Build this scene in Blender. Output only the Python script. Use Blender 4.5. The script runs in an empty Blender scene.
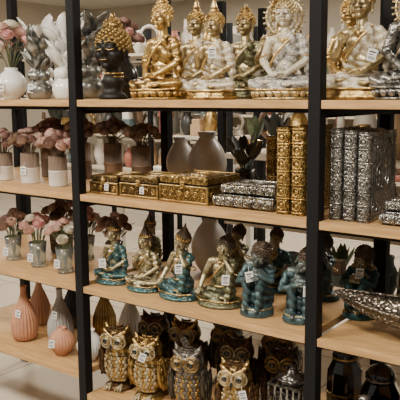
import bpy, bmesh, math, random
from mathutils import Vector, Matrix, Euler, Quaternion
random.seed(11)
SC=bpy.context.scene
pi=math.pi; sin=math.sin; cos=math.cos
# ---------------------------------------------------------------- materials
def M(name,col,rough=.5,metal=0.,col2=None,scale=20.,kind='noise',lo=.4,hi=.6,bump=0.,bscale=None,trans=0.,emit=0.,coat=0.,stretch=(1,1,1),crev_shade=None,spec=None):
    m=bpy.data.materials.new(name); m.use_nodes=True; nt=m.node_tree; N=nt.nodes; L=nt.links
    b=N['Principled BSDF']
    b.inputs['Base Color'].default_value=(*col,1); b.inputs['Roughness'].default_value=rough; b.inputs['Metallic'].default_value=metal
    if spec is not None: b.inputs['Specular IOR Level'].default_value=spec
    if trans: b.inputs['Transmission Weight'].default_value=trans
    if coat: b.inputs['Coat Weight'].default_value=coat
    if emit:
        b.inputs['Emission Color'].default_value=(*col,1); b.inputs['Emission Strength'].default_value=emit
    out=None
    if col2 or bump:
        tc=N.new('ShaderNodeTexCoord'); mp=N.new('ShaderNodeMapping'); mp.inputs['Scale'].default_value=stretch
        L.new(tc.outputs['Object'],mp.inputs['Vector'])
        def tex(sc):
            if kind=='noise':
                t=N.new('ShaderNodeTexNoise'); t.inputs['Scale'].default_value=sc; t.inputs['Detail'].default_value=6; o=t.outputs['Fac']
            elif kind=='voronoi':
                t=N.new('ShaderNodeTexVoronoi'); t.inputs['Scale'].default_value=sc; o=t.outputs['Distance']
            elif kind=='edge':
                t=N.new('ShaderNodeTexVoronoi'); t.feature='DISTANCE_TO_EDGE'; t.inputs['Scale'].default_value=sc; o=t.outputs['Distance']
            elif kind=='wave':
                t=N.new('ShaderNodeTexWave'); t.inputs['Scale'].default_value=sc; t.inputs['Distortion'].default_value=6; t.inputs['Detail'].default_value=3; o=t.outputs['Fac']
            L.new(mp.outputs['Vector'],t.inputs['Vector']); return o
        o=tex(scale)
        if col2:
            r=N.new('ShaderNodeValToRGB'); r.color_ramp.elements[0].position=lo; r.color_ramp.elements[1].position=hi
            r.color_ramp.elements[0].color=(*col2,1); r.color_ramp.elements[1].color=(*col,1)
            L.new(o,r.inputs['Fac']); L.new(r.outputs['Color'],b.inputs['Base Color']); out=r.outputs['Color']
        if bump:
            bp=N.new('ShaderNodeBump'); bp.inputs['Strength'].default_value=bump; bp.inputs['Distance'].default_value=.01
            o2=o if bscale is None else tex(bscale)
            L.new(o2,bp.inputs['Height']); L.new(bp.outputs['Normal'],b.inputs['Normal'])
    if crev_shade is not None:  # AO-like shade painted into the base colour of concave creases
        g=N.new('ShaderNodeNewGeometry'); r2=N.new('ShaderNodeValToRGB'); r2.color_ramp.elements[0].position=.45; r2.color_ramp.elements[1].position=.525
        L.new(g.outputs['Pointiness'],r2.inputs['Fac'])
        mx=N.new('ShaderNodeMix'); mx.data_type='RGBA'; L.new(r2.outputs['Color'],mx.inputs[0]); mx.inputs[6].default_value=(*crev_shade,1)
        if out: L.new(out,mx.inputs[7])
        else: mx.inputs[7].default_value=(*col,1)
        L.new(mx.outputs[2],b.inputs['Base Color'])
    return m
BRN=(.04,.02,.008)
gold=M('antique_gold',(.56,.38,.14),.3,.85,(.18,.105,.035),14,'noise',.36,.56,.3,40,crev_shade=BRN)
gold_bright=M('bright_gold',(.74,.53,.22),.28,.87,(.36,.22,.075),16,'noise',.3,.5,.2,50,crev_shade=(.09,.045,.012))
champagne=M('champagne_gold',(.62,.50,.28),.32,.72,(.28,.20,.09),15,'noise',.33,.55,.25,45,crev_shade=(.07,.045,.015))
whitegold=M('ivory_robe',(.64,.60,.50),.4,.15,(.40,.29,.12),26,'edge',.0,.09,.4,crev_shade=(.18,.12,.05))
white_r=M('white_ornate_robe',(.56,.54,.50),.35,.2,(.20,.18,.15),34,'edge',.0,.09,.5,crev_shade=(.09,.08,.065))
greengold=M('green_gold_robe',(.23,.235,.14),.35,.65,(.09,.08,.035),18,'noise',.35,.6,.4,35,crev_shade=(.02,.02,.01))
silver=M('antique_silver',(.38,.37,.345),.26,.88,(.09,.085,.08),16,'noise',.38,.56,.4,40,crev_shade=(.018,.018,.016))
teal=M('teal_robe',(.035,.115,.13),.38,.4,(.02,.055,.065),14,'noise',.3,.6,.25,40,crev_shade=(.006,.016,.02))
slate=M('slate_teal_robe',(.065,.115,.125),.4,.4,(.03,.055,.06),14,'noise',.3,.6,.25,40,crev_shade=(.01,.018,.02))
tealgold=M('teal_gold_robe',(.035,.125,.145),.35,.5,(.28,.23,.11),20,'edge',.0,.05,.5,crev_shade=(.01,.03,.035))
palegold=M('pale_bronze_skin',(.44,.38,.235),.32,.68,(.19,.155,.075),14,'noise',.3,.55,.3,40,crev_shade=(.04,.028,.012))
greyteal=M('grey_teal_skin',(.17,.20,.19),.35,.55,(.08,.105,.105),14,'noise',.3,.55,.3,40,crev_shade=(.018,.024,.024))
bronze_dk=M('dark_bronze_hair',(.075,.052,.035),.4,.5)
blackm=M('black_lacquer',(.010,.009,.008),.22,0,bump=.05,bscale=30,coat=.35)
eye_dk=M('relief_line',(.06,.035,.015),.6)
steel=M('black_powdercoat_steel',(.005,.005,.006),.6,0,bump=.02,bscale=200,spec=.18)
wood=M('oak_shelf',(.50,.305,.13),.5,0,(.36,.21,.085),9,'noise',.35,.65,.06,60,stretch=(1,9,9),spec=.3)
paper=M('price_tag_paper',(.78,.78,.76),.6)
ink=M('tag_ink',(.03,.03,.04),.6)
# ---------------------------------------------------------------- mesh builder
def basis(d):
    d=Vector(d)
    if d.length<1e-9: d=Vector((0,0,1))
    return d.to_track_quat('Z','Y').to_matrix()
class MB:
    def __init__(s): s.V=[];s.F=[];s.MI=[];s.SM=[];s.mats=[]
    def mi(s,m):
        if m not in s.mats: s.mats.append(m)
        return s.mats.index(m)
    def add(s,V,F,m=None,smooth=True,mat4=None):
        o=len(s.V)
        if mat4 is not None: V=[mat4@Vector(v) for v in V]
        s.V+= [tuple(v) for v in V]; k=s.mi(m)
        for f in F: s.F.append(tuple(i+o for i in f)); s.MI.append(k); s.SM.append(smooth)
    def ell(s,c,r,m=None,rot=(0,0,0),n=14,k=9,M4=None):
        R=Euler(rot).to_matrix(); c=Vector(c); V=[];F=[]
        if not hasattr(r,'__len__'): r=(r,r,r)
        V.append(c+R@Vector((0,0,-r[2])))
        for j in range(1,k):
            a=-pi/2+pi*j/k
            for i in range(n):
                t=2*pi*i/n; V.append(c+R@Vector((r[0]*cos(a)*cos(t),r[1]*cos(a)*sin(t),r[2]*sin(a))))
        V.append(c+R@Vector((0,0,r[2]))); T=len(V)-1
        for i in range(n):
            F.append((0,1+(i+1)%n,1+i)); F.append((T,T-n+i,T-n+(i+1)%n))
            for j in range(k-2): a=1+j*n; F.append((a+i,a+(i+1)%n,a+n+(i+1)%n,a+n+i))
        s.add(V,F,m,True,M4)
    def cap(s,p0,r0,p1,r1,m=None,n=10,M4=None):
        p0=Vector(p0);p1=Vector(p1);d=p1-p0;Ln=d.length;B=basis(d);rings=[]
        for a in (80,50,20): a=math.radians(a); rings.append((-r0*sin(a),r0*cos(a)))
        rings.append((0,r0)); rings.append((Ln,r1))
        for a in (20,50,80): a=math.radians(a); rings.append((Ln+r1*sin(a),r1*cos(a)))
        V=[];F=[]
        for z,r in rings:
            for i in range(n): t=2*pi*i/n; V.append(p0+B@Vector((r*cos(t),r*sin(t),z)))
        for j in range(len(rings)-1):
            for i in range(n): a=j*n;F.append((a+i,a+(i+1)%n,a+n+(i+1)%n,a+n+i))
        F.append(tuple(range(n-1,-1,-1))); F.append(tuple(range(len(V)-n,len(V))))
        s.add(V,F,m,True,M4)
    def chain(s,pts,rs,m=None,n=10,M4=None):
        if not hasattr(rs,'__len__'): rs=[rs]*len(pts)
        for i in range(len(pts)-1): s.cap(pts[i],rs[i],pts[i+1],rs[i+1],m,n,M4)
    def box(s,c,sz,m=None,bev=0.,rot=(0,0,0),M4=None,smooth=False):
        R=Euler(rot).to_matrix(); c=Vector(c)
        bm=bmesh.new(); bmesh.ops.create_cube(bm,size=1)
        for v in bm.verts: v.co=Vector((v.co.x*sz[0],v.co.y*sz[1],v.co.z*sz[2]))
        if bev>0: bmesh.ops.bevel(bm,geom=list(bm.edges),offset=min(bev,min(sz)*.45),segments=2,profile=.5,affect='EDGES')
        bm.verts.index_update()
        V=[c+R@v.co for v in bm.verts]; F=[[v.index for v in f.verts] for f in bm.faces]; bm.free()
        s.add(V,F,m,smooth,M4)
    def lathe(s,prof,m=None,c=(0,0,0),n=28,ribs=0,amp=0.,sx=1,sy=1,M4=None,smooth=True):
        V=[];F=[];c=Vector(c);k=len(prof)
        for r,z in prof:
            for i in range(n):
                t=2*pi*i/n; rr=r*(1+amp*cos(ribs*t)) if ribs else r
                V.append(c+Vector((rr*cos(t)*sx,rr*sin(t)*sy,z)))
        segm=m if isinstance(m,list) else [m]*(k-1)
        groups={}
        for j in range(k-1):
            for i in range(n): groups.setdefault(id(segm[j]),(segm[j],[]))[1].append((j*n+i,j*n+(i+1)%n,(j+1)*n+(i+1)%n,(j+1)*n+i))
        groups.setdefault(id(segm[0]),(segm[0],[]))[1].append(tuple(range(n-1,-1,-1)))
        groups.setdefault(id(segm[-1]),(segm[-1],[]))[1].append(tuple(range((k-1)*n,k*n)))
        o=len(s.V); 
        if M4 is not None: V=[M4@v for v in V]
        s.V+=[tuple(v) for v in V]
        for mm,fs in groups.values():
            q=s.mi(mm)
            for f in fs: s.F.append(tuple(i+o for i in f)); s.MI.append(q); s.SM.append(smooth and len(f)==4)
    def torus(s,c,R,r,m=None,rot=(0,0,0),n=24,k=8,sy=1,M4=None,sc=1):
        E=Euler(rot).to_matrix();c=Vector(c);V=[];F=[]
        for i in range(n):
            t=2*pi*i/n
            for j in range(k):
                a=2*pi*j/k; V.append(c+E@Vector(((R+r*cos(a))*cos(t),(R+r*cos(a))*sin(t)*sy,r*sin(a))))
        for i in range(n):
            for j in range(k): F.append((i*k+j,((i+1)%n)*k+j,((i+1)%n)*k+(j+1)%k,i*k+(j+1)%k))
        s.add(V,F,m,True,M4)
    def mesh(s,name):
        me=bpy.data.meshes.new(name); me.from_pydata(s.V,[],s.F)
        for m in s.mats: me.materials.append(m)
        me.polygons.foreach_set('material_index',s.MI); me.polygons.foreach_set('use_smooth',s.SM); me.update(); return me
    def obj(s,name,loc=(0,0,0),rz=0.,scale=1.,parent=None):
        o=bpy.data.objects.new(name,s.mesh(name)); SC.collection.objects.link(o)
        o.location=loc;o.rotation_euler=(0,0,rz);o.scale=(scale,)*3
        if parent: o.parent=parent
        return o
def remesh(mb,vox,it=3,fold=None):
    me=mb.mesh('tmp'); o=bpy.data.objects.new('tmp',me); SC.collection.objects.link(o)
    r=o.modifiers.new('r','REMESH'); r.mode='VOXEL'; r.voxel_size=vox
    q=o.modifiers.new('s','SMOOTH'); q.iterations=it; q.factor=.5
    dg=bpy.context.evaluated_depsgraph_get(); e=o.evaluated_get(dg); m2=e.to_mesh()
    V=[v.co.copy() for v in m2.vertices]; Nn=[v.normal.copy() for v in m2.vertices]; F=[tuple(p.vertices) for p in m2.polygons]
    if fold: V=[v+n*fold(v) for v,n in zip(V,Nn)]
    e.to_mesh_clear(); bpy.data.objects.remove(o); bpy.data.meshes.remove(me)
    return V,F
# ---------------------------------------------------------------- statues
SK,RB,HR,TR,BS,DK=[bpy.data.materials.new('slot%d'%i) for i in range(6)]
def head(out,style,X,curls=150):
    h=MB()
    h.ell((0,0,.13),(.080,.088,.098)); h.ell((0,-.022,.082),(.058,.062,.058)); h.ell((0,-.068,.045),(.025,.022,.018))
    h.cap((0,-.084,.148),.008,(0,-.104,.112),.014); h.ell((-.013,-.092,.108),.010); h.ell((.013,-.092,.108),.010)
    h.ell((0,-.088,.083),(.026,.011,.008)); h.ell((0,-.085,.072),(.020,.011,.008))
    for q in(-1,1):
        h.ell((q*.042,-.055,.098),(.028,.028,.030)); h.ell((q*.034,-.078,.135),(.023,.012,.012))
        h.cap((q*.012,-.088,.156),.007,(q*.056,-.068,.160),.006)
        h.ell((q*.082,.008,.115),(.011,.022,.042)); h.ell((q*.080,.004,.065),(.010,.014,.024))
    h.cap((0,.015,-.05),.050,(0,.008,.06),.042)
    V,F=remesh(h,.0065,2); out.add(V,F,SK,True,X)
    for q in(-1,1):
        out.chain([(q*.014,-.0905,.131),(q*.034,-.0925,.126),(q*.054,-.079,.131)],.0026,DK,6,X)
        out.chain([(q*.010,-.092,.163),(q*.034,-.089,.173),(q*.062,-.068,.163)],.0025,DK,6,X)
    out.chain([(-.022,-.0975,.078),(0,-.0995,.0765),(.022,-.0975,.078)],.002,DK,6,X)
    hc=Vector((0,.018,.163)); hr=(.090,.090,.086)
    out.ell(hc,hr,HR,n=20,k=12,M4=X)
    for i in range(curls):
        z=1-2*(i+.5)/curls; t=i*2.39996; r=math.sqrt(1-z*z)
        if z<-.55: continue
        p=hc+Vector((hr[0]*r*cos(t),hr[1]*r*sin(t),hr[2]*z)); out.ell(p,.0125,HR,n=6,k=4,M4=X)
    if style in('bun','low'):
        s_=1 if style=='bun' else .75; zc=.255 if style=='bun' else .245
        out.ell((0,.018,zc),(.047*s_,.047*s_,.042*s_),HR,n=14,k=8,M4=X)
        for i in range(40):
            z=1-2*(i+.5)/40; t=i*2.39996; r=math.sqrt(1-z*z)
            if z>-.3: out.ell((.047*s_*r*cos(t),.018+.047*s_*r*sin(t),zc+.042*s_*z),.010,HR,n=6,k=4,M4=X)
        if style=='bun': out.ell((0,.018,.305),(.016,.016,.022),TR,M4=X)
    elif style=='flame':
        out.ell((0,.018,.255),(.045,.045,.040),HR,M4=X)
        out.lathe([(.030,.28),(.034,.295),(.022,.31),(.026,.325),(.012,.345),(.002,.40)],TR,(0,.018,0),12,M4=X)
    elif style=='crown':
        out.torus((0,.012,.175),.088,.010,TR,(-.15,0,0),M4=X)
        out.lathe([(.078,.20),(.082,.22),(.06,.235),(.064,.25),(.045,.265),(.048,.28),(.03,.295),(.032,.31),(.014,.33),(.016,.345),(.002,.39)],HR,(0,.018,0),16,M4=X)
        for i in range(9):
            a=-pi/2+(i-4)*.36; out.cap((.088*cos(a),.012+.088*sin(a),.19),.014,(.080*cos(a),.012+.08*sin(a),.225+.02*cos(i-4)),.004,TR,6,M4=X)
        for q in(-1,1): out.ell((q*.09,0,.05),(.012,.012,.026),TR,M4=X)
def hand(out,p,d,up,m,s=1.):
    p=Vector(p);d=Vector(d).normalized();up=Vector(up).normalized();sd=d.cross(up).normalized();up=sd.cross(d)
    for i,(o,l) in enumerate([(-.024,.045),(-.008,.055),(.008,.052),(.024,.040)]):
        a=p+sd*o*s+d*.028*s; b=a+d*l*.55*s; c=b+(d*.8-up*.5).normalized()*l*.5*s
        out.chain([a,b,c],[.0095*s,.0085*s,.007*s],m,6)
    a=p-sd*.026*s; out.chain([a,a+(d*.5-sd*.6)*.035*s,a+(d*1.1-sd*.6)*.045*s],[.011*s,.009*s,.007*s],m,6)
    out.chain([p-d*.02*s,p+d*.02*s],[.024*s,.028*s],m,8)
CACHE={}
def figure(pose,hs,base,halo):
    key=(pose,hs,base,halo)
    if key in CACHE: return CACHE[key]
    out=MB()
    for m in(SK,RB,HR,TR,BS,DK): out.mi(m)
    z0=.07
    T=lambda p:(p[0],p[1],p[2]+z0)
    sk=MB(); rb=MB()
    def C_(b,p,q,r0,r1): b.cap(T(p),r0,T(q),r1)
    def E_(b,c,r,rot=(0,0,0)): b.ell(T(c),r,rot=rot)
    E_(rb,(0,.03,.10),(.155,.12,.10)); E_(rb,(0,.02,.22),(.11,.085,.11))
    E_(sk,(0,.01,.36),(.125,.08,.13)); E_(sk,(0,.01,.24),(.10,.078,.1))
    sk.cap(T((-.11,.015,.465)),.050,T((.11,.015,.465)),.050)
    if pose!='hug':
        sk.cap(T((0,.015,.48)),.055,T((0,.01,.56)),.042)
        E_(sk,(-.045,-.045,.40),(.05,.035,.045)); E_(sk,(.045,-.045,.40),(.05,.035,.045))
        E_(rb,(.055,.012,.37),(.088,.092,.135)); rb.cap(T((.12,.015,.46)),.058,T((.05,.01,.50)),.045)
        for i in range(6):
            t=i/5; E_(rb,(.09-.20*t,-.055-.03*sin(pi*t)+.05*t,.47-.26*t),(.035,.03,.04))
    else: sk.cap(T((0,.0,.46)),.055,T((0,-.05,.53)),.045)
    hands=[]
    if pose in('lotus','raise','knee'):
        kn=[(-1)] if pose=='knee' else (-1,1)
        for q in kn:
            C_(rb,(q*.09,.04,.085),(q*.265,-.10,.065),.085,.062)
            C_(rb,(q*.265,-.10,.065),(-q*.03,-.20,.055),.060,.045)
            sk.ell(T((-q*.09,-.205,.075+.012*q)),(.062,.027,.022),rot=(0,0,q*.2))
        E_(rb,(0,-.12,.05),(.17,.10,.05))
        E_(rb,(0,-.215,.018),(.14,.05,.018))
    if pose=='knee':
        C_(rb,(.09,.03,.09),(.16,-.13,.33),.08,.058); C_(rb,(.16,-.13,.33),(.15,-.17,.06),.056,.045)
        E_(rb,(.13,-.08,.1),(.09,.10,.1))
        sk.ell(T((.15,-.21,.02)),(.032,.065,.024))
    if pose=='hug':
        for q in(-1,1):
            C_(rb,(q*.08,.05,.09),(q*.08,-.16,.31),.082,.054); C_(rb,(q*.08,-.16,.31),(q*.07,-.19,.05),.050,.042)
            sk.ell(T((q*.07,-.235,.02)),(.03,.06,.022))
        E_(rb,(0,-.04,.12),(.14,.13,.12)); E_(rb,(0,.02,.32),(.115,.085,.15)); rb.cap(T((-.10,.0,.43)),.052,T((.10,0,.43)),.052)
        E_(rb,(0,-.05,.02),(.17,.17,.028))
    def arm(b,sh,el,wr,r=(.050,.038,.026)):
        b.cap(T(sh),r[0],T(el),r[1]); b.cap(T(el),r[1],T(wr),r[2])
    if pose=='lotus':
        for q in(-1,1):
            arm(sk,(q*.15,.015,.455),(q*.215,0,.28),(q*.075,-.155,.165)); hands.append(((q*.05,-.17,.155),(-q,-.25,-.05),(0,.2,1)))
        rb.cap(T((.152,.015,.455)),.056,T((.21,.0,.30)),.048); E_(rb,(.22,.01,.22),(.035,.045,.09))
    elif pose=='raise':
        arm(sk,(.15,.015,.455),(.215,0,.28),(.075,-.155,.165)); hands.append(((.05,-.17,.155),(-1,-.25,-.05),(0,.2,1)))
        arm(sk,(-.15,.015,.455),(-.215,-.01,.27),(-.12,-.14,.36)); hands.append(((-.115,-.15,.385),(0.1,-.1,1),(.3,1,0)))
        rb.cap(T((.152,.015,.455)),.056,T((.21,.0,.30)),.048); E_(rb,(.22,.01,.22),(.035,.045,.09))
    elif pose=='knee':
        arm(sk,(.15,.0,.455),(.19,-.15,.39),(.10,-.12,.50)); hands.append(((.095,-.115,.52),(-.2,.1,1),(-1,0,0)))
        arm(sk,(-.15,.015,.455),(-.225,-.02,.29),(-.235,-.13,.15)); hands.append(((-.235,-.15,.135),(0,-1,-.3),(0,-.3,1)))
        rb.cap(T((.152,.010,.455)),.056,T((.18,-.07,.42)),.05)
    elif pose=='hug':
        arm(rb,(.145,0,.43),(.20,-.13,.35),(.10,-.20,.40),(.048,.040,.028)); hands.append(((.04,-.205,.405),(-1,-.1,.1),(0,-.6,1)))
        arm(rb,(-.145,0,.43),(-.20,-.10,.29),(-.05,-.215,.36),(.048,.040,.028)); hands.append(((-.0,-.225,.37),(1,-.1,.1),(0,-.6,1)))
    fold=lambda v: .0060*sin(85*(v-Vector((.14,.0,z0+.50))).length)+.002*sin(60*v.x+40*v.z)
    V,F=remesh(sk,.0105,3); out.add(V,F,SK)
    V,F=remesh(rb,.0105,2,fold); out.add(V,F,RB)
    for p,d,u in hands: hand(out,T(p),d,u,SK,1.05)
    if pose!='hug':
        out.chain([T(p) for p in[(.10,-.035,.515),(.055,-.085,.45),(0,-.105,.39),(-.06,-.105,.32),(-.11,-.075,.25),(-.12,-.0,.22)]],[.012]*6,TR,8)
        out.chain([T(p) for p in[(-.115,-.02,.175),(-.06,-.085,.17),(0,-.10,.165),(.06,-.085,.17),(.115,-.02,.175)]],[.011]*5,TR,8)
        for q in(-1,1):
            out.torus(T((q*.20,0,.33)),.042,.008,TR,(0,q*.4,0),n=14,k=6)
        out.torus(T((0,-.01,.50)),.066,.008,TR,(.5,0,0),n=18,k=6); out.ell(T((0,-.075,.455)),(.016,.010,.02),TR)
        out.chain([T(p) for p in[(-.29,-.14,.03),(-.18,-.235,.02),(0,-.26,.02),(.18,-.235,.02),(.29,-.14,.03)]],[.010]*5,TR,8)
    else:
        out.lathe([(.185,-.0),(.19,.01),(.18,.06),(.17,.075)],RB,(0,-.06,0),26)
        out.chain([T((.17*cos(a),-.05+.17*sin(a),.015)) for a in[i*pi/12 for i in range(25)]],[.009]*25,TR,6)
    nb=T((0,.008,.555))
    X=Matrix.Translation(nb)
    if pose=='knee': X=Matrix.Translation(T((.02,-.025,.545)))@Euler((.28,.36,.15)).to_matrix().to_4x4()
    elif pose=='hug': X=Matrix.Translation(T((.01,-.065,.515)))@Euler((.60,.40,.2)).to_matrix().to_4x4()
    elif pose=='raise': X=X@Euler((.08,0,0)).to_matrix().to_4x4()
    X=X@Matrix.Scale(1.12 if pose=='hug' else 1.08,4)
    head(out,hs,X)
    if base=='lotus':
        out.lathe([(.25,0),(.27,.012),(.24,.024),(.22,.03),(.27,.06),(.26,.078)],BS,(0,-.05,0),28,sx=1.08,sy=.82)
        for i in range(22):
            a=2*pi*i/22; out.ell((.285*cos(a),-.05+.215*sin(a),.05),(.036,.016,.030),BS,(0.25,0,a+pi/2),n=8,k=6)
    elif base=='flat':
        out.lathe([(.26,0),(.28,.01),(.28,.03),(.26,.04),(.265,.06),(.25,.078)],BS,(0,-.05,0),28,sx=1.05,sy=.82)
    if halo:
        Xh=(0,.09,z0+.66)
        out.torus(Xh,.165,.012,TR,(pi/2,0,0),n=30,k=6); out.torus(Xh,.125,.007,TR,(pi/2,0,0),n=30,k=6)
        for i in range(24):
            a=2*pi*i/24; out.cap((.127*cos(a),.09,Xh[2]+.127*sin(a)),.006,(.195*cos(a),.09,Xh[2]+.195*sin(a)),.010,TR,6)
        out.chain([(0,.09,.15),(0,.09,Xh[2]-.12)],[.02,.015],TR)
    CACHE[key]=out; return out
def make_tag(par,off,rz=.6,sc=.85,tilt=0.15):
    t=MB(); s=sc
    t.box((0,0,0),(.034*s,.0012,.046*s),paper)
    t.box((0,-.0012,.012*s),(.024*s,.0006,.005*s),ink); t.box((-.003*s,-.0012,.002*s),(.018*s,.0006,.003*s),ink)
    for i in range(7): t.box(((-.011+.0036*i)*s,-.0012,-.011*s),(.0016*s,.0006,.010*s),ink)
    t.chain([(0,0,.023*s),(.004,.004,.045*s)],[.0008,.0008],paper,5)
    o=t.obj('price_tag'); o.parent=par
    ps=par.scale[0]; o.location=Vector(off)/ps if ps!=1 else Vector(off)
    o.scale=(1/ps,)*3; o.rotation_euler=(0,tilt,rz-par.rotation_euler[2]); return o
def statue(name,X,Y,Z,H,pose,mats,hs='bun',base='flat',rz=0.,halo=False,tag=None):
    mb=figure(pose,hs,base,halo)
    me=mb.mesh(name)
    for i,m in enumerate(mats): me.materials[i]=m
    o=bpy.data.objects.new(name,me); SC.collection.objects.link(o)
    o.location=(X,Y,Z+.0005); o.rotation_euler=(0,0,rz); o.scale=(H,)*3
    if tag: make_tag(o,tag,rz=.65,tilt=random.uniform(-.3,.3))
    return o
Z1,Z2,Z3,Z4L,Z4=1.600,1.200,.793,.388,.300
# ---------------------------------------------------------------- main rack
W=1.132; D=.60
rack=bpy.data.objects.new('display_shelf_rack',None); SC.collection.objects.link(rack)
xs=[-2*W,-W,0,W]
for i,x in enumerate(xs):
    for j,y in enumerate((0,D)):
        b=MB(); b.box((0,0,1.25),(.045,.045,2.5),steel,.003); b.box((0,0,.01),(.07,.07,.02),steel,.003)
        b.obj('post_%d_%d'%(i,j),(x,y,0),parent=rack)
    b=MB()
    for z in ([Z1,Z2,Z3,Z4] if i else [Z1,Z2,Z3,Z4L]): b.box((0,D/2,z-.045),(.03,D-.045,.03),steel,.002)
    b.obj('side_rail_%d'%i,(x,0,0),parent=rack)
for i in range(3):
    x0,x1=xs[i]+.0235,xs[i+1]-.0235
    for k,z in enumerate([Z1,Z2,Z3,(Z4L if i==0 else Z4)]):
        b=MB(); b.box(((x0+x1)/2,D/2-.004,z-.014),(x1-x0,D+.03,.028),wood,.002); b.obj('shelf_board_%d_%d'%(i,k),parent=rack)
        b=MB()
        b.box(((x0+x1)/2,D,z-.043),(x1-x0,.03,.028),steel,.002)
        b.box(((x0+x1)/2,.02,z-.036),(x1-x0,.02,.014),steel,.002)
        b.obj('beam_%d_%d'%(i,k),parent=rack)
# ---------------------------------------------------------------- shelf 1 statues
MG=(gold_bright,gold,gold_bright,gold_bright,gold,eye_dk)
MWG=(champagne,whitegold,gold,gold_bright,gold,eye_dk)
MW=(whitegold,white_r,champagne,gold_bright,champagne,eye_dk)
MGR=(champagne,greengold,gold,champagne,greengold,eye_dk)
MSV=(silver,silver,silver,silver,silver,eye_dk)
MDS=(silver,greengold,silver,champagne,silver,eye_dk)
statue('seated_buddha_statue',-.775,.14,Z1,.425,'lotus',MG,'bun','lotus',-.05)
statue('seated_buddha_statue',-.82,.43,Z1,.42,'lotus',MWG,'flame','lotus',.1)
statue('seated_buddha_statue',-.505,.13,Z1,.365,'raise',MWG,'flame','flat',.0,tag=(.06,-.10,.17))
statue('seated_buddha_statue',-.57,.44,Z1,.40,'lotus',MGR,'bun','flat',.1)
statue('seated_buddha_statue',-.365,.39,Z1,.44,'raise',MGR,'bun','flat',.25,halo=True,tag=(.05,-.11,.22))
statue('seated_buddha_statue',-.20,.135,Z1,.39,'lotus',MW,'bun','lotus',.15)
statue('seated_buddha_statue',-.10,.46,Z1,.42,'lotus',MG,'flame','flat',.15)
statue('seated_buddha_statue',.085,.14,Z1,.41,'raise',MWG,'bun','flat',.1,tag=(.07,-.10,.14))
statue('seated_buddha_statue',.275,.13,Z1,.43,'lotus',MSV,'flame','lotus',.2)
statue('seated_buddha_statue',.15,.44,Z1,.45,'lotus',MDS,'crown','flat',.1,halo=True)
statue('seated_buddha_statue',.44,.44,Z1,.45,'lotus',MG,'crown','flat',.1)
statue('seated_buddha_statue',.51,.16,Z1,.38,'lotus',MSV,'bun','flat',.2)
b=MB()
for m in(SK,RB,HR,TR,BS,DK): b.mi(m)
head(b,'bun',Matrix.Translation((0,0,.13)),190)
b.lathe([(.075,.0),(.08,.012),(.065,.03),(.045,.045),(.05,.07),(.065,.095),(.05,.115),(.045,.13)],BS,n=24)
for i in range(3): b.torus((0,.01,.10+.018*i),.052,.006,TR,n=20,k=6)
me=b.mesh('buddha_head_bust')
hairg=M('dark_gold_hair',(.30,.20,.075),.35,.8,crev_shade=(.02,.012,.005))
mblk=M('matte_black_bronze',(.010,.008,.007),.5,0,spec=.3)
for i,m in enumerate((mblk,mblk,hairg,gold,mblk,gold)): me.materials[i]=m
o=bpy.data.objects.new('buddha_head_bust',me); SC.collection.objects.link(o); o.location=(-1.05,.14,Z1+.0005); o.scale=(.80,)*3; o.rotation_euler=(0,0,.25)
# ---------------------------------------------------------------- flowers
def rose_geo(rings,seed=0):
    rnd=random.Random(seed); V=[];F=[]
    for (n,t,Ln,Wd,r0) in rings:
        for i in range(n):
            a0=2*pi*i/n+rnd.uniform(-.3,.3)+t*2; off=len(V); nu,nv=5,5; tt=t+rnd.uniform(-.08,.08)
            for iv in range(nv):
                v=iv/(nv-1)
                for iu in range(nu):
                    u=-1+2*iu/(nu-1)
                    rad=r0+Ln*sin(tt)*(v+.35*sin(pi*v))-.35*Wd*u*u*sin(pi*min(1,.1+v*.8)); z=Ln*cos(tt)*v
                    lat=Wd*u*sin(pi*(.12+.74*v))**.6
                    ca,sa=cos(a0),sin(a0); V.append((rad*ca-lat*sa,rad*sa+lat*ca,z))
            for iv in range(nv-1):
                for iu in range(nu-1): q=off+iv*nu+iu; F.append((q,q+1,q+nu+1,q+nu))
    return V,F
ROSE=rose_geo([(3,.05,.030,.010,.002),(4,.2,.032,.014,.004),(5,.40,.032,.017,.005),(6,.65,.031,.019,.005),(6,.95,.030,.019,.004)],1)
PEON=rose_geo([(4,.05,.040,.010,.002),(6,.22,.040,.013,.004),(8,.42,.039,.015,.005),(9,.66,.036,.016,.005),(10,.95,.032,.016,.004)],2)
pink=M('pink_petal',(.64,.29,.28),.7,0,(.76,.47,.42),30,'noise',.4,.7)
blush=M('blush_petal',(.70,.52,.43),.7,0,(.66,.40,.33),30,'noise',.4,.7)
cream=M('cream_petal',(.72,.66,.54),.7)
taupe=M('dried_taupe_petal',(.30,.18,.135),.8,0,(.44,.30,.23),40,'noise',.4,.65)
mauve=M('dried_mauve_petal',(.25,.13,.105),.8,0,(.38,.23,.19),40,'noise',.4,.65)
brownp=M('dried_brown_petal',(.14,.08,.05),.85,0,(.24,.15,.10),40,'noise',.4,.65)
leafm=M('green_leaf',(.07,.11,.045),.5,0,(.15,.18,.10),30,'noise',.4,.65)
leafdk=M('dark_leaf',(.03,.035,.028),.5)
stemm=M('stem',(.12,.14,.06),.6)
twine=M('twig_brown',(.16,.10,.06),.8)
def leaf(b,p,d,L,m,w=.35):
    B=basis(d); V=[];F=[];n=6
    for i in range(n+1):
        v=i/n; ww=w*L*sin(pi*min(1,.02+v*.98))**.8*.5 if v<1 else 0
        for u in(-1,0,1): V.append(Vector(p)+B@Vector((ww*u,.25*ww*abs(u)+.15*L*v*v,L*v)))
    for i in range(n):
        for u in(0,1): q=i*3+u; F.append((q,q+1,q+4,q+3))
    b.add(V,F,m)
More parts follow.
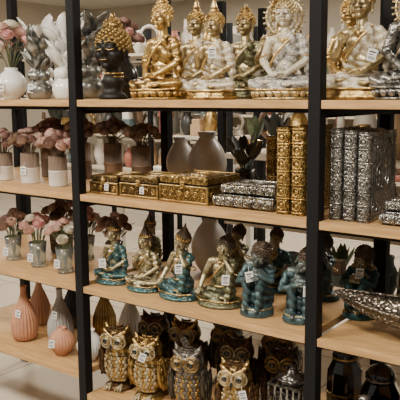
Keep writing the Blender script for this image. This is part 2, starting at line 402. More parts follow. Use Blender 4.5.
def bouquet(b,z,spread,height,blooms,mats,geo,size,seed,leaves=10,lm=None,stem=None,z_in=.06):
    rnd=random.Random(seed); lm=lm or leafm
    for i in range(blooms):
        a=i*2.4+rnd.uniform(-.3,.3); rr=spread*math.sqrt((i+.2)/blooms); hh=height*(1-.60*(rr/spread)**2)+rnd.uniform(-.012,.012)
        p=Vector((rr*cos(a),rr*sin(a),z+hh)); d=Vector((rr*cos(a)*1.0,rr*sin(a)*1.0,.06+.35*spread)).normalized()
        b.chain([(0,0,z-z_in),(p.x*.5,p.y*.5,z+hh*.5),p],[.0025]*3,stem or stemm,5)
        X=Matrix.Translation(p)@basis(d).to_4x4()@Matrix.Rotation(rnd.uniform(0,6),4,'Z')@Matrix.Scale(size*rnd.uniform(.85,1.15),4)
        b.add(geo[0],geo[1],rnd.choice(mats),True,X)
    for i in range(leaves):
        a=rnd.uniform(0,6.28); rr=spread*rnd.uniform(.2,.8); leaf(b,(rr*cos(a),rr*sin(a),z+height*rnd.uniform(.2,.8)),(cos(a),sin(a),rnd.uniform(.1,.8)),rnd.uniform(.035,.06),lm)
cerw=M('white_ceramic',(.72,.71,.67),.3,coat=.3)
certaupe=M('taupe_weave',(.24,.165,.115),.75,0,(.15,.10,.07),60,'wave',.3,.7,.6,stretch=(1,1,3))
woodv=M('brown_wood_vase',(.22,.13,.075),.6,0,(.11,.06,.035),20,'noise',.35,.65,.2,stretch=(1,1,.2))
def sphere_prof(r,h,neck,z0=0,foot=.5,lip=1.1,n=12):
    P=[(r*foot,z0)]
    for i in range(n+1):
        t=i/n; P.append((max(neck,r*sin(pi*(.14+.74*t))**.75),z0+.01+(h*.82)*t))
    P+=[(neck,z0+h*.90),(neck*lip,z0+h),(neck*.8,z0+h-.002),(neck*.75,z0+h*.8)]
    return P
def twotone(name,X,Y,Z,h,r,low,up,mats,seed,bl=14,spread=.07,tag=False,sz=.88):
    b=MB()
    b.lathe([(r*.92,0),(r,.006),(r*1.0,h*.5),(r*1.02,h*.505),(r*1.02,h*.53),(r*.99,h*.535),(r*.96,h*.95),(r*.97,h),(r*.85,h),(r*.8,h*.8)],[low]*4+[up]*5,n=28)
    bouquet(b,h,spread,.085,bl,mats,PEON,sz,seed,10,leafdk if seed%2 else twine,twine)
    o=b.obj(name,(X,Y,Z+.0005),0)
    if tag: make_tag(o,(.012,-r*1.0-.006,h*.45),rz=.3,tilt=.05)
    return o
tw=[taupe,mauve,brownp,taupe]
twotone('dried_flower_vase',-1.80,.13,Z2,.135,.044,cerw,certaupe,[taupe,mauve],1,tag=True)
twotone('dried_flower_vase',-1.59,.12,Z2,.145,.046,cerw,certaupe,tw,2,tag=True)
twotone('dried_flower_vase',-1.395,.12,Z2,.14,.044,cerw,certaupe,[taupe,blush,mauve],3)
twotone('dried_flower_vase',-1.72,.36,Z2,.18,.046,certaupe,woodv,tw,4)
twotone('dried_flower_vase',-1.50,.38,Z2,.18,.046,certaupe,woodv,tw,5)
twotone('dried_flower_vase',-1.25,.34,Z2,.19,.044,woodv,certaupe,[brownp,mauve],6,12)
twotone('dried_flower_vase',-1.055,.32,Z2,.185,.046,woodv,certaupe,[brownp,taupe],7,12)
greyv=M('pale_grey_ceramic',(.60,.57,.52),.35,0,(.50,.47,.43),6,'noise',.4,.6)
def rvase(name,X,Y,Z,r,h,neck,m,ribs=0,amp=0,tag=None,lip=1.25):
    b=MB(); b.lathe(sphere_prof(r,h,neck,lip=lip),m,n=ribs*4 if ribs else 32,ribs=ribs,amp=amp); o=b.obj(name,(X,Y,Z+.0005))
    if tag: make_tag(o,tag,rz=.5)
    return o
rvase('round_ceramic_vase',-.79,.47,Z2,.088,.25,.035,greyv)
rvase('round_ceramic_vase',-.965,.50,Z2,.07,.22,.03,greyv)
rvase('round_ceramic_vase',-.80,.50,Z3,.088,.27,.035,greyv)
def potplant(X,Y,Z,r,h,n,L,seed,pm,lm):
    rnd=random.Random(seed); b=MB(); b.lathe([(r*.7,0),(r*.75,.005),(r,h),(r*.9,h),(r*.85,h*.9)],pm,n=24)
    for i in range(n):
        a=i*2.4; t=rnd.uniform(.1,.8); p=Vector((.25*r*cos(a),.25*r*sin(a),h*.9)); d=Vector((cos(a)*t,sin(a)*t,1)).normalized(); q=p+d*L*rnd.uniform(.3,.8)
        b.chain([p,q],[.002,.0015],lm,5); leaf(b,q,d+Vector((cos(a),sin(a),0))*.4,L*.5,lm,.45); leaf(b,p+(q-p)*.6,d+Vector((-sin(a),cos(a),0))*.8,L*.4,lm,.45)
    b.obj('potted_foliage',(X,Y,Z+.0005))
potplant(-.60,.49,Z2,.045,.09,16,.15,3,blackm,leafdk)
glass=M('clear_glass',(.80,.86,.84),.05,0,trans=.9)
basket=M('brown_basket',(.16,.10,.065),.8,0,(.08,.045,.03),50,'wave',.3,.7,.8)
def glassvase(X,Y,Z,mats,seed,tag=True,bl=12,sz=.95):
    b=MB(); h=.12
    b.lathe([(.036,0),(.04,.004),(.034,.03),(.036,.06),(.044,h),(.041,h),(.033,.06),(.031,.03),(.034,.01)],glass,n=24)
    bouquet(b,h,.078,.11,bl,mats,ROSE,sz,seed,26,z_in=.10)
    o=b.obj('rose_bouquet_vase',(X,Y,Z+.0005))
    if tag: make_tag(o,(.0,-.050,.05),rz=.3,tilt=.1)
glassvase(-1.36,.11,Z3,[blush,cream,pink],21)
glassvase(-1.56,.12,Z3,[pink,blush,cream],22)
glassvase(-1.77,.14,Z3,[mauve,blush,taupe],23)
glassvase(-1.47,.36,Z3,[pink,cream],24,False)
glassvase(-1.26,.34,Z3,[mauve,blush],25,False)
b=MB(); b.lathe([(.05,0),(.058,.01),(.062,.08),(.066,.11),(.06,.11),(.05,.05)],basket,n=24); bouquet(b,.11,.085,.14,13,[brownp,mauve,taupe],PEON,.95,31,14,leafdk)
b.obj('dried_flower_basket',(-1.70,.40,Z3+.0005))
# shelf 1 left bay
silvleaf=M('silver_leaf',(.34,.34,.32),.3,.75,(.12,.12,.11),30,'noise',.4,.6)
b=MB(); b.lathe(sphere_prof(.075,.15,.03),cerw,n=32); bouquet(b,.14,.09,.20,12,[pink,blush,cream,mauve],ROSE,1.2,41,30,silvleaf,z_in=.02); o=b.obj('white_vase_with_roses',(-1.71,.13,Z1+.0005)); make_tag(o,(.02,-.078,.06),rz=.3)
def leafsculpt(X,Y,seed,m,s=1.):
    rnd=random.Random(seed); b=MB()
    b.lathe([(.045,0),(.05,.01),(.06,.035),(.055,.06),(.03,.085),(.015,.10)],m,n=24)
    for i in range(22):
        a=i*2.4; t=.3+1.3*rnd.random(); L=.065+.04*rnd.random(); z=.09+.0065*i
        p=Vector((.008*cos(a),.008*sin(a),z)); d=Vector((cos(a)*t,sin(a)*t,1)).normalized()
        b.chain([p,p+d*.035],[.004,.003],m,6); leaf(b,p+d*.03,d,L,m,.62)
    for i in range(5):
        a=i*1.26; b.ell((.03*cos(a),.03*sin(a),.10),(.022,.022,.024),m)
    o=b.obj('leaf_sculpture',(X,Y,Z1+.0005),scale=s); so=o.modifiers.new('s','SOLIDIFY'); so.thickness=.004
    make_tag(o,(.01,-.06,.05),rz=.3)
leafsculpt(-1.31,.12,5,cerw,1.15); leafsculpt(-1.46,.40,6,silvleaf,1.3); leafsculpt(-1.80,.40,8,cerw,1.3); leafsculpt(-1.50,.12,9,silvleaf,1.05)
b=MB(); b.lathe(sphere_prof(.07,.2,.03),blackm,n=32); bouquet(b,.19,.08,.16,9,[pink,mauve],ROSE,1.1,47,24,leafdk,z_in=.02); b.obj('black_vase_with_roses',(-1.25,.43,Z1+.0005))
# ---------------------------------------------------------------- shelf 2 boxes and books
def embm(name,c,c2,sc=60): return M(name,c,.28,.88,c2,sc,'edge',.0,.16,.5)
bgold=embm('embossed_gold',(.40,.265,.09),(.06,.035,.01)); bdk=embm('embossed_dark_gold',(.21,.14,.055),(.03,.018,.007),75)
bsilv=embm('embossed_silver',(.38,.37,.345),(.06,.055,.05)); bsg=embm('embossed_champagne',(.42,.365,.25),(.08,.06,.035))
pages=M('page_block',(.28,.21,.12),.7,0,(.15,.11,.06),220,'wave',.3,.7,stretch=(.02,.02,1))
def casket(X0,X1,Y,Z,h,d,m,tr,tag=None,rz=0):
    w=X1-X0; b=MB()
    b.box((0,d/2,h*.34),(w,d,h*.66),m,.002); b.box((0,d/2,h*.70),(w-.006,d-.006,h*.06),blackm)
    b.box((0,d/2,h*.86),(w+.004,d+.004,h*.26),m,.004)
    for q in(-1,1):
        for y in(0,d):
            b.box((q*w/2,y,h*.34),(.010,.010,h*.66),tr,.003)
    b.box((0,-.001,.006),(w+.004,.008,.008),tr,.002); b.box((0,-.001,h*.64),(w+.004,.008,.006),tr,.002)
    b.box((w/2,d/2,.006),(.008,d,.008),tr,.002); b.box((w/2,d/2,h*.64),(.008,d,.006),tr,.002)
    b.box((0,-.004,h*.70),(.022,.008,.026),tr,.003); b.torus((0,-.010,h*.64),.007,.002,tr,(pi/2,0,0),14,6)
    n=max(3,int(w/.035))
    for i in range(n):
        x=-w/2+w*(i+.5)/n
        if abs(x)<.018: continue
        b.torus((x,-.002,h*.35),.010,.0022,tr,(pi/2,0,0),12,5); b.ell((x,-.002,h*.35),(.004,.003,.004),tr,n=8,k=5)
    for i in range(3):
        y=d*(i+.5)/3; b.torus((w/2+.001,y,h*.35),.012,.0022,tr,(0,pi/2,0),12,5)
    for fr in(.0,.018): 
        b.chain([(-w/2+.01+fr,.01+fr,h*.99),(w/2-.01-fr,.01+fr,h*.99),(w/2-.01-fr,d-.01-fr,h*.99),(-w/2+.01+fr,d-.01-fr,h*.99),(-w/2+.01+fr,.01+fr,h*.99)],[.0025]*5,tr,6)
    b.torus((0,d/2,h*.99),min(w,d)*.22,.003,tr,n=20,k=6,sy=.8)
    o=b.obj('embossed_metal_box',((X0+X1)/2,Y,Z+.0005),rz)
    if tag: make_tag(o,tag,rz=.1,sc=.6,tilt=.1)
    return o
casket(-1.10,-.945,.04,Z2,.078,.20,bdk,gold,(.03,-.016,.035))
casket(-.925,-.725,.04,Z2,.088,.20,bdk,gold,(.03,-.016,.035))
casket(-.705,-.475,.035,Z2,.105,.22,bgold,gold)
def book(name,X,Y,Z,t,d,h,m,tr,flat=False,rz=0.,pm=None):
    b=MB(); pm=pm or pages
    b.box((-t/2+.003,d/2+.006,h/2),(.006,d,h),m,.002); b.box((t/2-.003,d/2+.006,h/2),(.006,d,h),m,.002)
    b.box((0,d/2+.004,h/2),(t-.011,d-.016,h-.014),pm)
    V=[];F=[];n=10
    for k,z in enumerate((0,h)):
        for i in range(n+1):
            a=pi+pi*i/n; V.append((t/2*cos(a),.010+.014*sin(a),z))
    for i in range(n): F.append((i,i+1,n+2+i,n+1+i))
    F.append(tuple(range(n,-1,-1))); F.append(tuple(range(n+1,2*n+2))); F.append((0,n+1,2*n+1,n))
    b.add(V,F,m,False)
    nb=7
    for k in range(nb):
        z=h*(.03+.94*k/(nb-1))
        b.chain([(t/2*cos(pi+pi*i/8),.010+.0155*sin(pi+pi*i/8),z) for i in range(9)],[.0032]*9,tr,6)
        if k<nb-1:
            zz=z+h*.94/(nb-1)/2; r=min(t*.30,h*.055)
            b.torus((0,-.0045,zz),r,.0026,tr,(pi/2,0,0),14,5); b.ell((0,-.004,zz),(r*.45,.004,r*.45),tr,n=8,k=5)
            for q in(-1,1): 
                b.ell((q*t*.30,-.001,zz+h*.045),(.004,.003,.005),tr,n=6,k=4); b.ell((q*t*.30,-.001,zz-h*.045),(.004,.003,.005),tr,n=6,k=4)
    for q in(-1,1):
        x=q*t/2
        for e in(.012,.028): b.chain([(x,e+.012,e),(x,d-e,e),(x,d-e,h-e),(x,e+.012,h-e),(x,e+.012,e)],[.0022]*5,tr,6)
        b.torus((x,d/2,h/2),min(d,h)*.24,.003,tr,(0,pi/2,0),22,6); b.torus((x,d/2,h/2),min(d,h)*.14,.0025,tr,(0,pi/2,0),18,6)
        for i in range(8):
            a=i*pi/4; R=min(d,h)*.19; b.ell((x,d/2+R*cos(a),h/2+R*sin(a)),(.003,.012,.007),tr,(a,0,0),n=8,k=5)
        for sy in(.22,.78):
            for sz in(.15,.85): b.torus((x,d*sy,h*sz),.016,.0025,tr,(0,pi/2,0),14,5)
    o=b.obj(name,(X,Y,Z+.0005),rz)
    if flat:
        o.rotation_euler=Euler((0,-pi/2,0)); 
        o.location=(X,Y,Z+.003+t/2)
    return o
book('decorative_book',-.150,.035,Z2,.052,.21,.305,bgold,gold)
book('decorative_book',-.090,.035,Z2,.052,.21,.310,bgold,gold)
book('decorative_book',-.385,.35,Z2,.05,.20,.25,bdk,gold)
book('decorative_book',-.325,.35,Z2,.05,.20,.25,bdk,gold)
book('decorative_book',-.245,.32,Z2,.07,.22,.29,bdk,gold)
book('decorative_book',-.192,.045,Z2,.040,.20,.262,bsg,silver,True)
book('decorative_book',-.200,.07,Z2+.0475,.034,.165,.235,bsg,silver,True)
for i,x in enumerate((.052,.102,.152)): book('decorative_book',x,.035,Z2,.043,.22,.305-.004*i,bsilv,silver)
book('decorative_book',.47,.04,Z2,.036,.20,.26,bsilv,silver,True)
book('decorative_book',.46,.06,Z2+.0435,.032,.17,.24,bsilv,silver,True)
book('decorative_book',.44,.34,Z2,.05,.2,.30,bsilv,silver); book('decorative_book',.36,.34,Z2,.05,.2,.30,bdk,silver)
# ---------------------------------------------------------------- shelf 3 statues
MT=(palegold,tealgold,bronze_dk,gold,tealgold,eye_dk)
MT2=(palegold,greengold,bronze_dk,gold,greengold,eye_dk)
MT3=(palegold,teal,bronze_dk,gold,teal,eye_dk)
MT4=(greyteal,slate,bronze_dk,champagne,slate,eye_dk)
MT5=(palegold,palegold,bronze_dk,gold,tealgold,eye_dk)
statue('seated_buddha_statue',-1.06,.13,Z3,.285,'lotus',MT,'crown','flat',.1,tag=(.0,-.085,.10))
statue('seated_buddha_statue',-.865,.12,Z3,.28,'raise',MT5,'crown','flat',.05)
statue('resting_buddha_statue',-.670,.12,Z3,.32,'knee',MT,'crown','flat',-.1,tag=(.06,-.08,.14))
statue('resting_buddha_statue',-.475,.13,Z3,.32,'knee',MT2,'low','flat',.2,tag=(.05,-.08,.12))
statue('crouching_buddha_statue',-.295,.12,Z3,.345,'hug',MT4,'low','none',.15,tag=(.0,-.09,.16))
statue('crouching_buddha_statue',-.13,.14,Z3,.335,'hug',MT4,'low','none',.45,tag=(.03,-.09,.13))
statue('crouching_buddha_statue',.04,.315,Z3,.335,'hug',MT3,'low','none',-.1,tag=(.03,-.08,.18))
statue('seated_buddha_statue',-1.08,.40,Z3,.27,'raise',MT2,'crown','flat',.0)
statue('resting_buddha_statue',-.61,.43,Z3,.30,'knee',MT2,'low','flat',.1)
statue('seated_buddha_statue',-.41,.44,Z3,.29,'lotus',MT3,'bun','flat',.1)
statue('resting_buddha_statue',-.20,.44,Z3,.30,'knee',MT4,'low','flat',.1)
def boat(X,Y,Z,L,m):
    b=MB(); ns,nu=37,13; V=[];F=[]
    for lay in(0,1):
        for i in range(ns):
            s=-1+2*i/(ns-1); w=.120*max(.0,(1-abs(s)**2.0))**.8+.004
            for j in range(nu):
                u=-1+2*j/(nu-1); z=.035+.075*u*u*(w/.12)+.085*abs(s)**2.4+(.006 if lay else 0)
                V.append((s*L/2,w*u*(.97 if lay else 1),z))
    N_=ns*nu
    for lay in(0,1):
        for i in range(ns-1):
            for j in range(nu-1):
                q=lay*N_+i*nu+j; f=(q,q+1,q+nu+1,q+nu); F.append(f if lay else f[::-1])
    for i in range(ns-1):
        for j in(0,nu-1):
            q=i*nu+j; F.append((q,q+nu,q+nu+N_,q+N_) )
    b.add(V,F,m)
    for j,q in((0,-1),(nu-1,1)):
        b.chain([V[N_+i*nu+j] for i in range(ns)],[.006]*ns,m,7)
    for j in range(1,nu-1):
        if j%2==0: b.chain([V[N_+i*nu+j] for i in range(1,ns-1)],[.0028]*(ns-2),m,5); b.chain([V[i*nu+j] for i in range(1,ns-1)],[.0028]*(ns-2),m,5)
    for i in range(2,ns-2):
        for j in range(1,nu-1,2):
            p=Vector(V[N_+i*nu+j]); b.ell(p+Vector((0,0,.001)),(.008,.005,.0035),m,(0,0,(i%2)*.9),n=7,k=5)
            p=Vector(V[i*nu+j]); b.ell(p,(.008,.005,.004),m,(0,0,(i%2)*.9),n=7,k=5)
    for q in(-1,1):
        b.lathe([(.045,0),(.05,.006),(.03,.015),(.022,.05)],m,(q*.10,0,0),20)
    return b.obj('boat_shaped_bowl',(X,Y,Z+.0005),-.04)
bpew=embm('embossed_pewter',(.28,.245,.195),(.045,.035,.025),70)
boat(.425,.125,Z3,.82,bpew)
dksilv=M('dark_pewter',(.11,.10,.09),.25,.85,(.025,.022,.02),45,'edge',.0,.15,.6)
rvase('ornate_pewter_vase',.25,.40,Z3,.07,.16,.03,dksilv); rvase('ornate_pewter_vase',.42,.40,Z3,.075,.19,.03,dksilv)
rvase('ornate_pewter_vase',.60,.40,Z3,.07,.18,.03,bsilv); rvase('ornate_pewter_vase',.33,.53,Z3,.06,.25,.03,blackm); rvase('ornate_pewter_vase',.15,.52,Z3,.055,.22,.03,blackm)
# ---------------------------------------------------------------- shelf 4 left vases
terr=M('terracotta_rib',(.46,.22,.125),.7,0,(.38,.175,.10),15,'noise',.4,.6); gryr=M('grey_rib',(.30,.285,.265),.6); pinkv=M('blush_ceramic',(.55,.34,.25),.55)
def bottle(X,Y,r,h,m,ribs=22,nk=.014):
    b=MB(); P=[(r*.6,0),(r*.85,.01),(r,h*.22),(r*.95,h*.38),(r*.68,h*.58),(r*.36,h*.75),(nk,h*.86),(nk,h*.97),(nk*1.3,h),(nk*.8,h),(nk*.7,h*.9)]
    Q=[]
    for i in range(len(P)-1):
        for t in(0,.5): Q.append((P[i][0]*(1-t)+P[i+1][0]*t,P[i][1]*(1-t)+P[i+1][1]*t))
    Q.append(P[-1]); b.lathe(Q,m,n=ribs*4,ribs=ribs,amp=.05); o=b.obj('ribbed_bottle_vase',(X,Y,Z4L+.0005)); return o
o=bottle(-1.70,.13,.066,.28,terr); make_tag(o,(.02,-.055,.15),rz=.3)
o=bottle(-1.51,.20,.064,.28,gryr); make_tag(o,(.02,-.055,.16),rz=.3)
bottle(-1.83,.34,.06,.26,pinkv); bottle(-1.64,.40,.06,.26,blackm); bottle(-1.42,.42,.06,.25,gold); bottle(-1.24,.42,.06,.26,cerw)
rvase('small_round_vase',-1.385,.095,Z4L,.062,.135,.018,terr,24,.03,tag=(.0,-.066,.07))
rvase('small_round_vase',-1.225,.12,Z4L,.058,.15,.022,cerw,24,.03)
# ---------------------------------------------------------------- owls
OB,OW,OE,OP,OK_=[bpy.data.materials.new('oslot%d'%i) for i in range(5)]
def owlgeo():
    b=MB()
    for m in(OB,OW,OE,OP,OK_): b.mi(m)
    g=MB(); g.ell((0,0,.38),(.235,.20,.33)); g.ell((0,-.01,.74),(.225,.19,.19)); g.ell((0,.0,.6),(.21,.18,.15))
    for q in(-1,1):
        g.cap((q*.13,-.03,.84),.07,(q*.19,-.04,.985),.012); g.cap((q*.02,-.18,.80),.03,(q*.17,-.12,.90),.03)
        g.ell((q*.10,-.14,.76),(.11,.07,.11))
    g.cap((0,.14,.2),.10,(0,.24,.03),.05)
    V,F=remesh(g,.016,3); b.add(V,F,OB)
    for q in(-1,1):
        for k,(r,rr,m) in enumerate([(.10,.013,OE),(.078,.010,OB),(.058,.009,OE)]): b.torus((q*.10,-.205-.006*k,.755),r,rr,m,(pi/2,0,q*.22),24,8)
        for i in range(18):
            a=2*pi*i/18; c,s_=cos(a),sin(a); b.cap((q*.10+.06*c,-.213,.755+.06*s_),.005,(q*.10+.095*c,-.206,.755+.095*s_),.006,OB if i%2 else OE,5)
        b.ell((q*.10,-.205,.755),(.055,.035,.055),OE,n=18,k=12); b.ell((q*.10,-.228,.755),(.038,.018,.038),OP,n=14,k=9)
        wg=MB(); wg.ell((q*.225,.0,.40),(.06,.15,.27),rot=(.15,0,0)); V,F=remesh(wg,.02,2); b.add(V,F,OW)
        for r in range(7):
            for c in range(4):
                y=-.12+.075*c+.012*r; z=.60-.065*r-.012*c
                xx=.225+.062*math.sqrt(max(0,1-((y-.02)/.17)**2-((z-.4)/.30)**2))
                b.ell((q*xx,y,z),(.014,.036,.055),OW if (r+c)%3 else OB,(.25,0,0),n=8,k=6)
        for i in(-1,0,1): b.chain([(q*.09,-.13,.07),(q*.09+i*.035,-.21,.055),(q*.09+i*.045,-.25,.035)],[.03,.02,.008],OE,7)
    b.cap((0,-.20,.73),.035,(0,-.265,.645),.008,OP,8)
    for r in range(9):
        z=.60-.055*r; k=7 if r%2 else 8
        for c in range(k):
            a=-pi/2+(c-(k-1)/2)*.25
            kz=math.sqrt(max(.05,1-((z-.38)/.34)**2)); b.ell((.225*kz*cos(a),.198*kz*sin(a),z),(.030,.012,.036),OE if (r+c)%2 else OB,(.15,0,a+pi/2),n=8,k=6)
    for r in range(4):
        for c in range(9):
            a=-pi/2+(c-4)*.3; z=.93-.03*r; R=.06+.035*r
            b.ell((R*1.25*cos(a),R*sin(a),z+.012),(.020,.012,.018),OW,(0,0,a+pi/2),n=7,k=5)
    b.lathe([(.19,0),(.21,.01),(.21,.04),(.18,.06),(.12,.09)],OW,n=24)
    return b
OG=owlgeo()
brz=M('owl_brown',(.13,.065,.025),.4,.5,(.04,.02,.01),18,'noise',.4,.6,.4)
ogold=M('owl_gold',(.50,.335,.12),.28,.85,(.15,.085,.025),14,'noise',.38,.58,.35,30,crev_shade=(.02,.012,.004))
ivory=M('owl_ivory',(.50,.43,.29),.4,.4,(.22,.16,.07),20,'noise',.35,.6,.4)
dkb=M('owl_dark',(.035,.03,.024),.35,.5,(.09,.075,.05),20,'noise',.35,.6,.4)
ogrey=M('owl_grey',(.20,.18,.155),.35,.6,(.07,.06,.05),20,'noise',.35,.6,.4)
MO=[(ogold,brz,ivory,blackm,blackm),(ogold,ogold,ivory,blackm,blackm),(ogrey,dkb,ogold,blackm,blackm),(ivory,ogrey,ogold,blackm,blackm),(dkb,brz,ogold,blackm,blackm),(brz,dkb,ivory,blackm,blackm)]
def owl(X,Y,H,k,rz=0.,tag=None):
    me=OG.mesh('owl_figurine')
    for i,m in enumerate(MO[k]): me.materials[i]=m
    o=bpy.data.objects.new('owl_figurine',me); SC.collection.objects.link(o); o.location=(X,Y,Z4+.0005); o.scale=(H*1.02,H*1.02,H); o.rotation_euler=(0,0,rz)
    if tag: make_tag(o,tag,rz=.5,tilt=random.uniform(-.6,.6))
owl(-1.045,.13,.31,0,.25); owl(-.86,.12,.30,1,.2,(.02,-.09,.22)); owl(-.635,.12,.30,2,.3); owl(-.52,.32,.31,5,.3,(.04,-.085,.2)); owl(-.40,.12,.29,0,.3,(.05,-.08,.17))
owl(-1.02,.36,.31,5,.2); owl(-.84,.37,.31,0,.2,(.03,-.085,.22)); owl(-.675,.47,.31,2,.2); owl(-.42,.50,.33,3,.3,(.03,-.085,.2)); owl(-.30,.32,.31,4,.3)
smoke=M('smoked_black_glass',(.012,.010,.009),.06,.2,coat=.7)
def jar(X,Y,r,h,m,tr,n=10):
    b=MB(); b.lathe([(r*.7,0),(r*.95,.008),(r,h*.3),(r*.96,h*.55),(r*.7,h*.66),(r*.66,h*.70)],m,n=n,smooth=False)
    b.torus((0,0,h*.70),r*.68,.005,tr); b.lathe([(r*.72,h*.71),(r*.74,h*.74),(r*.5,h*.82),(r*.2,h*.86),(r*.12,h*.88)],m,n=20)
    b.ell((0,0,h*.93),r*.26,tr); b.torus((0,0,h*.3),r*1.0,.003,tr,n=20)
    b.obj('lidded_glass_jar',(X,Y,Z4+.0005))
jar(.10,.37,.08,.34,smoke,silver); jar(.28,.39,.085,.36,smoke,silver); jar(.48,.38,.08,.33,smoke,silver); jar(.14,.12,.075,.27,smoke,silver); jar(.33,.13,.075,.28,dksilv,silver); jar(-.09,.46,.075,.36,smoke,gold); jar(.52,.13,.075,.28,smoke,silver)
def lattice(X,Y,w,h):
    b=MB(); b.box((0,0,h*.45),(w*.86,w*.86,h*.86),dksilv,.004)
    for q in(-1,1):
        for p in(-1,1): b.box((q*w/2,p*w/2,h/2),(.010,.010,h),dksilv,.002)
    for z in(.005,h*.5,h-.005):
        for q in(-1,1): b.box((0,q*w/2,z),(w,.010,.010),dksilv,.002); b.box((q*w/2,0,z),(.010,w,.010),dksilv,.002)
    for face in(0,1):
        for i in range(5):
            for q in(-1,1):
                t=(i-2)*w/5; p0=(t-w*.12,-w/2,.01); p1=(t+w*.12,-w/2,h-.01)
                if q<0: p0=(t+w*.12,-w/2,.01); p1=(t-w*.12,-w/2,h-.01)
                if face: p0=(w/2,p0[0],p0[2]); p1=(w/2,p1[0],p1[2])
                b.chain([p0,p1],[.003,.003],silver,6)
    b.lathe([(w*.5,h),(w*.45,h+.015),(w*.2,h+.03),(w*.1,h+.05),(w*.12,h+.065),(.004,h+.075)],dksilv,n=20)
    b.obj('lattice_candle_lantern',(X,Y,Z4+.0005))
lattice(-.15,.13,.13,.25)
# ---------------------------------------------------------------- room
tile=M('floor_tile',(.60,.56,.50),.22,0)
nt=tile.node_tree; br=nt.nodes.new('ShaderNodeTexBrick'); br.offset=0; br.inputs['Scale'].default_value=1; br.inputs['Brick Width'].default_value=.8; br.inputs['Row Height'].default_value=.8; br.inputs['Mortar Size'].default_value=.006
br.inputs['Color1'].default_value=(.56,.49,.39,1); br.inputs['Color2'].default_value=(.51,.445,.355,1); br.inputs['Mortar'].default_value=(.25,.21,.17,1)
tc=nt.nodes.new('ShaderNodeTexCoord'); nt.links.new(tc.outputs['Object'],br.inputs['Vector']); nt.links.new(br.outputs['Color'],nt.nodes['Principled BSDF'].inputs['Base Color'])
wallm=M('cream_wall',(.56,.50,.41),.8,0,(.50,.45,.37),2,'noise',.3,.7)
ceilm=M('ceiling_white',(.70,.67,.61),.9)
def room(name,c,s,m): b=MB(); b.box((0,0,0),s,m); return b.obj(name,c)
room('floor',(-3,2.5,-.05),(13,13,.1),tile)
room('wall_back',(-3,8.05,1.6),(13,.1,3.2),wallm); room('wall_left',(-9.05,2,1.6),(.1,12,3.2),wallm)
room('ceiling',(-3,2.5,3.25),(13,13,.1),ceilm)
b=MB(); b.box((0,0,0),(12,.02,.1),cerw); b.obj('baseboard_back',(-3,7.98,.05))
panel=M('ceiling_light_panel',(1,.93,.82),.5,emit=6)
for i,(x,y) in enumerate([(-1.5,-1.9),(.8,-1.9),(-3.8,-1.9),(-2.5,2.8),(-5,2.8),(-2.5,5.5),(-5.5,5.8),(.2,2.8)]):
    b=MB(); b.box((0,0,0),(.64,.64,.03),steel,.003); b.box((0,0,-.012),(.58,.58,.02),panel); b.obj('ceiling_light_panel',(x,y,3.184))
    L=bpy.data.lights.new('panel_light','AREA'); L.size=.6; L.energy=128 if y<0 else 85; L.color=(1,.92,.80)
    lo=bpy.data.objects.new('panel_light',L); SC.collection.objects.link(lo); lo.location=(x,y,3.14)
lightwood=M('pale_shelf',(.52,.45,.35),.6)
def brack(X0,X1,Y,d,zs,post=steel,board=lightwood,top=2.2):
    e=bpy.data.objects.new('background_shelf_rack',None); SC.collection.objects.link(e)
    b=MB()
    n=max(1,round((X1-X0)/1.1))
    for i in range(n+1):
        for y in(0,d): b.box((X0+(X1-X0)*i/n,Y+y,top/2),(.045,.045,top),post)
    for z in zs: b.box(((X0+X1)/2,Y+d/2,z-.015),(X1-X0,d+.03,.03),board)
    b.obj('frame',parent=e)
bgm=[M('bgv%d'%i,c,.4) for i,c in enumerate([(.64,.60,.53),(.42,.37,.31),(.24,.23,.20),(.03,.03,.028),(.45,.30,.17),(.10,.14,.15),(.70,.66,.59),(.16,.09,.05),(.35,.12,.09)])]
bgm.append(gold)
def clutter(x0,x1,Y,Z,n,seed,hmin=.15,hmax=.34,pal=None):
    rnd=random.Random(seed); b=MB(); pal=pal or bgm
    for i in range(n):
        h=rnd.uniform(hmin,hmax); rm=(x1-x0)/n*.47; r=min(h*rnd.uniform(.25,.42),rm); x=x0+(x1-x0)*(i+.5)/n; y=Y+rnd.uniform(-.04,.04); m=rnd.choice(pal); k=rnd.random()
        if k<.42: b.lathe(sphere_prof(r,h,r*rnd.uniform(.3,.6)),m,(x,y,Z+.001),18)
        elif k<.60:
            b.lathe([(r*.6,0),(r*.8,h*.35),(r*.7,h*.36),(r*.6,h*.3)],m,(x,y,Z+.001),14); lm=rnd.choice([leafm,leafdk,twine,leafdk])
            for j in range(12):
                a=j*2.4; leaf(b,(x,y,Z+h*.3),(cos(a)*rnd.uniform(.1,.9),sin(a)*rnd.uniform(.1,.9),1),h*.75,lm,.3)
        elif k<.75:
            b.box((x,y,Z+h*.25+.001),(rm*1.7,rm*1.3,h*.5),m,.006); b.box((x,y,Z+h*.62+.001),(rm*1.3,rm*1.1,h*.24),rnd.choice(pal),.006)
        elif k<.88:
            b.lathe([(r*.5,0),(r*.5,.01),(r*.12,.03),(r*.15,h*.5),(r*.08,h*.6),(r*.35,h*.63),(r*.3,h),(r*.25,h)],m,(x,y,Z+.001),14)
        else:
            b.torus((x,y,Z+h*.58),h*.32,.018,m,(pi/2,0,.3),20,6); b.lathe([(r*.7,0),(r*.7,.02),(.02,.03),(.02,h*.26)],m,(x,y,Z+.001),14)
    b.obj('home_decor_collection')
lightp=[bgm[0],bgm[1],bgm[6],bgm[0],bgm[2]]; darkp=[bgm[3],bgm[2],bgm[3],bgm[5],bgm[7]]
brack(-1.60,.62,1.75,.5,(.32,.78,1.22,1.68))
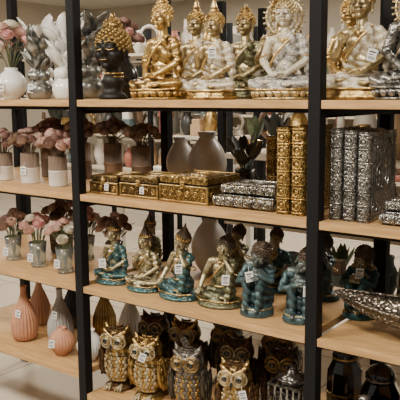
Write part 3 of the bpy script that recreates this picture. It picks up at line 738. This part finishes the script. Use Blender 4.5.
for z,p,s in((.32,darkp,1),(.78,darkp,2),(1.22,bgm,3)):
    clutter(-1.50,.52,1.88,z,13,s,.2,.36,p); clutter(-1.5,.5,2.12,z,12,s+50,.22,.38,p)
clutter(-1.5,.52,1.95,1.68,11,4,.16,.32,bgm)
brack(-7.6,-1.2,7.2,.6,(.35,.8,1.25,1.7,2.15),post=lightwood,top=2.6)
for i,z in enumerate((.35,.8,1.25,1.7,2.15)): clutter(-7.4,-1.4,7.4,z,34,10+i,.2,.38,bgm)
brack(-6.2,-3.0,3.9,.5,(.75,1.15,1.6,2.05),top=2.3,board=lightwood)
for i,z in enumerate((.75,1.15,1.6,2.05)): clutter(-6.1,-3.1,4.05,z,18,20+i,.2,.34,bgm); clutter(-6.1,-3.1,4.28,z,18,60+i,.22,.34,lightp)
b=MB(); b.box((0,0,.72),(1.6,.8,.04),lightwood,.004)
for q in(-1,1):
    for p in(-1,1): b.box((q*.75,p*.35,.35),(.05,.05,.70),cerw)
b.obj('display_table',(-2.9,2.6,0)); clutter(-3.6,-2.2,2.6,.741,7,40,.12,.26,lightp)
# world
w=bpy.data.worlds.new('World'); SC.world=w; w.use_nodes=True
nt=w.node_tree; bg=nt.nodes['Background']; tc=nt.nodes.new('ShaderNodeTexCoord'); sp=nt.nodes.new('ShaderNodeSeparateXYZ'); r=nt.nodes.new('ShaderNodeValToRGB')
nt.links.new(tc.outputs['Generated'],sp.inputs[0]); nt.links.new(sp.outputs['Z'],r.inputs['Fac']); nt.links.new(r.outputs['Color'],bg.inputs['Color'])
r.color_ramp.elements[0].position=0; r.color_ramp.elements[0].color=(.28,.24,.19,1); r.color_ramp.elements[1].position=.5; r.color_ramp.elements[1].color=(.95,.90,.82,1)
bg.inputs['Strength'].default_value=.42
cam=bpy.data.cameras.new('camera'); cam.sensor_width=36; cam.sensor_height=36; cam.lens=63.6
co=bpy.data.objects.new('camera',cam); SC.collection.objects.link(co)
R=Matrix.Rotation(math.radians(36.7),4,'Z')@Matrix.Rotation(math.radians(81.2),4,'X')@Matrix.Rotation(math.radians(-.5),4,'Z')
co.matrix_world=Matrix.Translation((1.088,-2.1075,1.634))@R
SC.camera=co
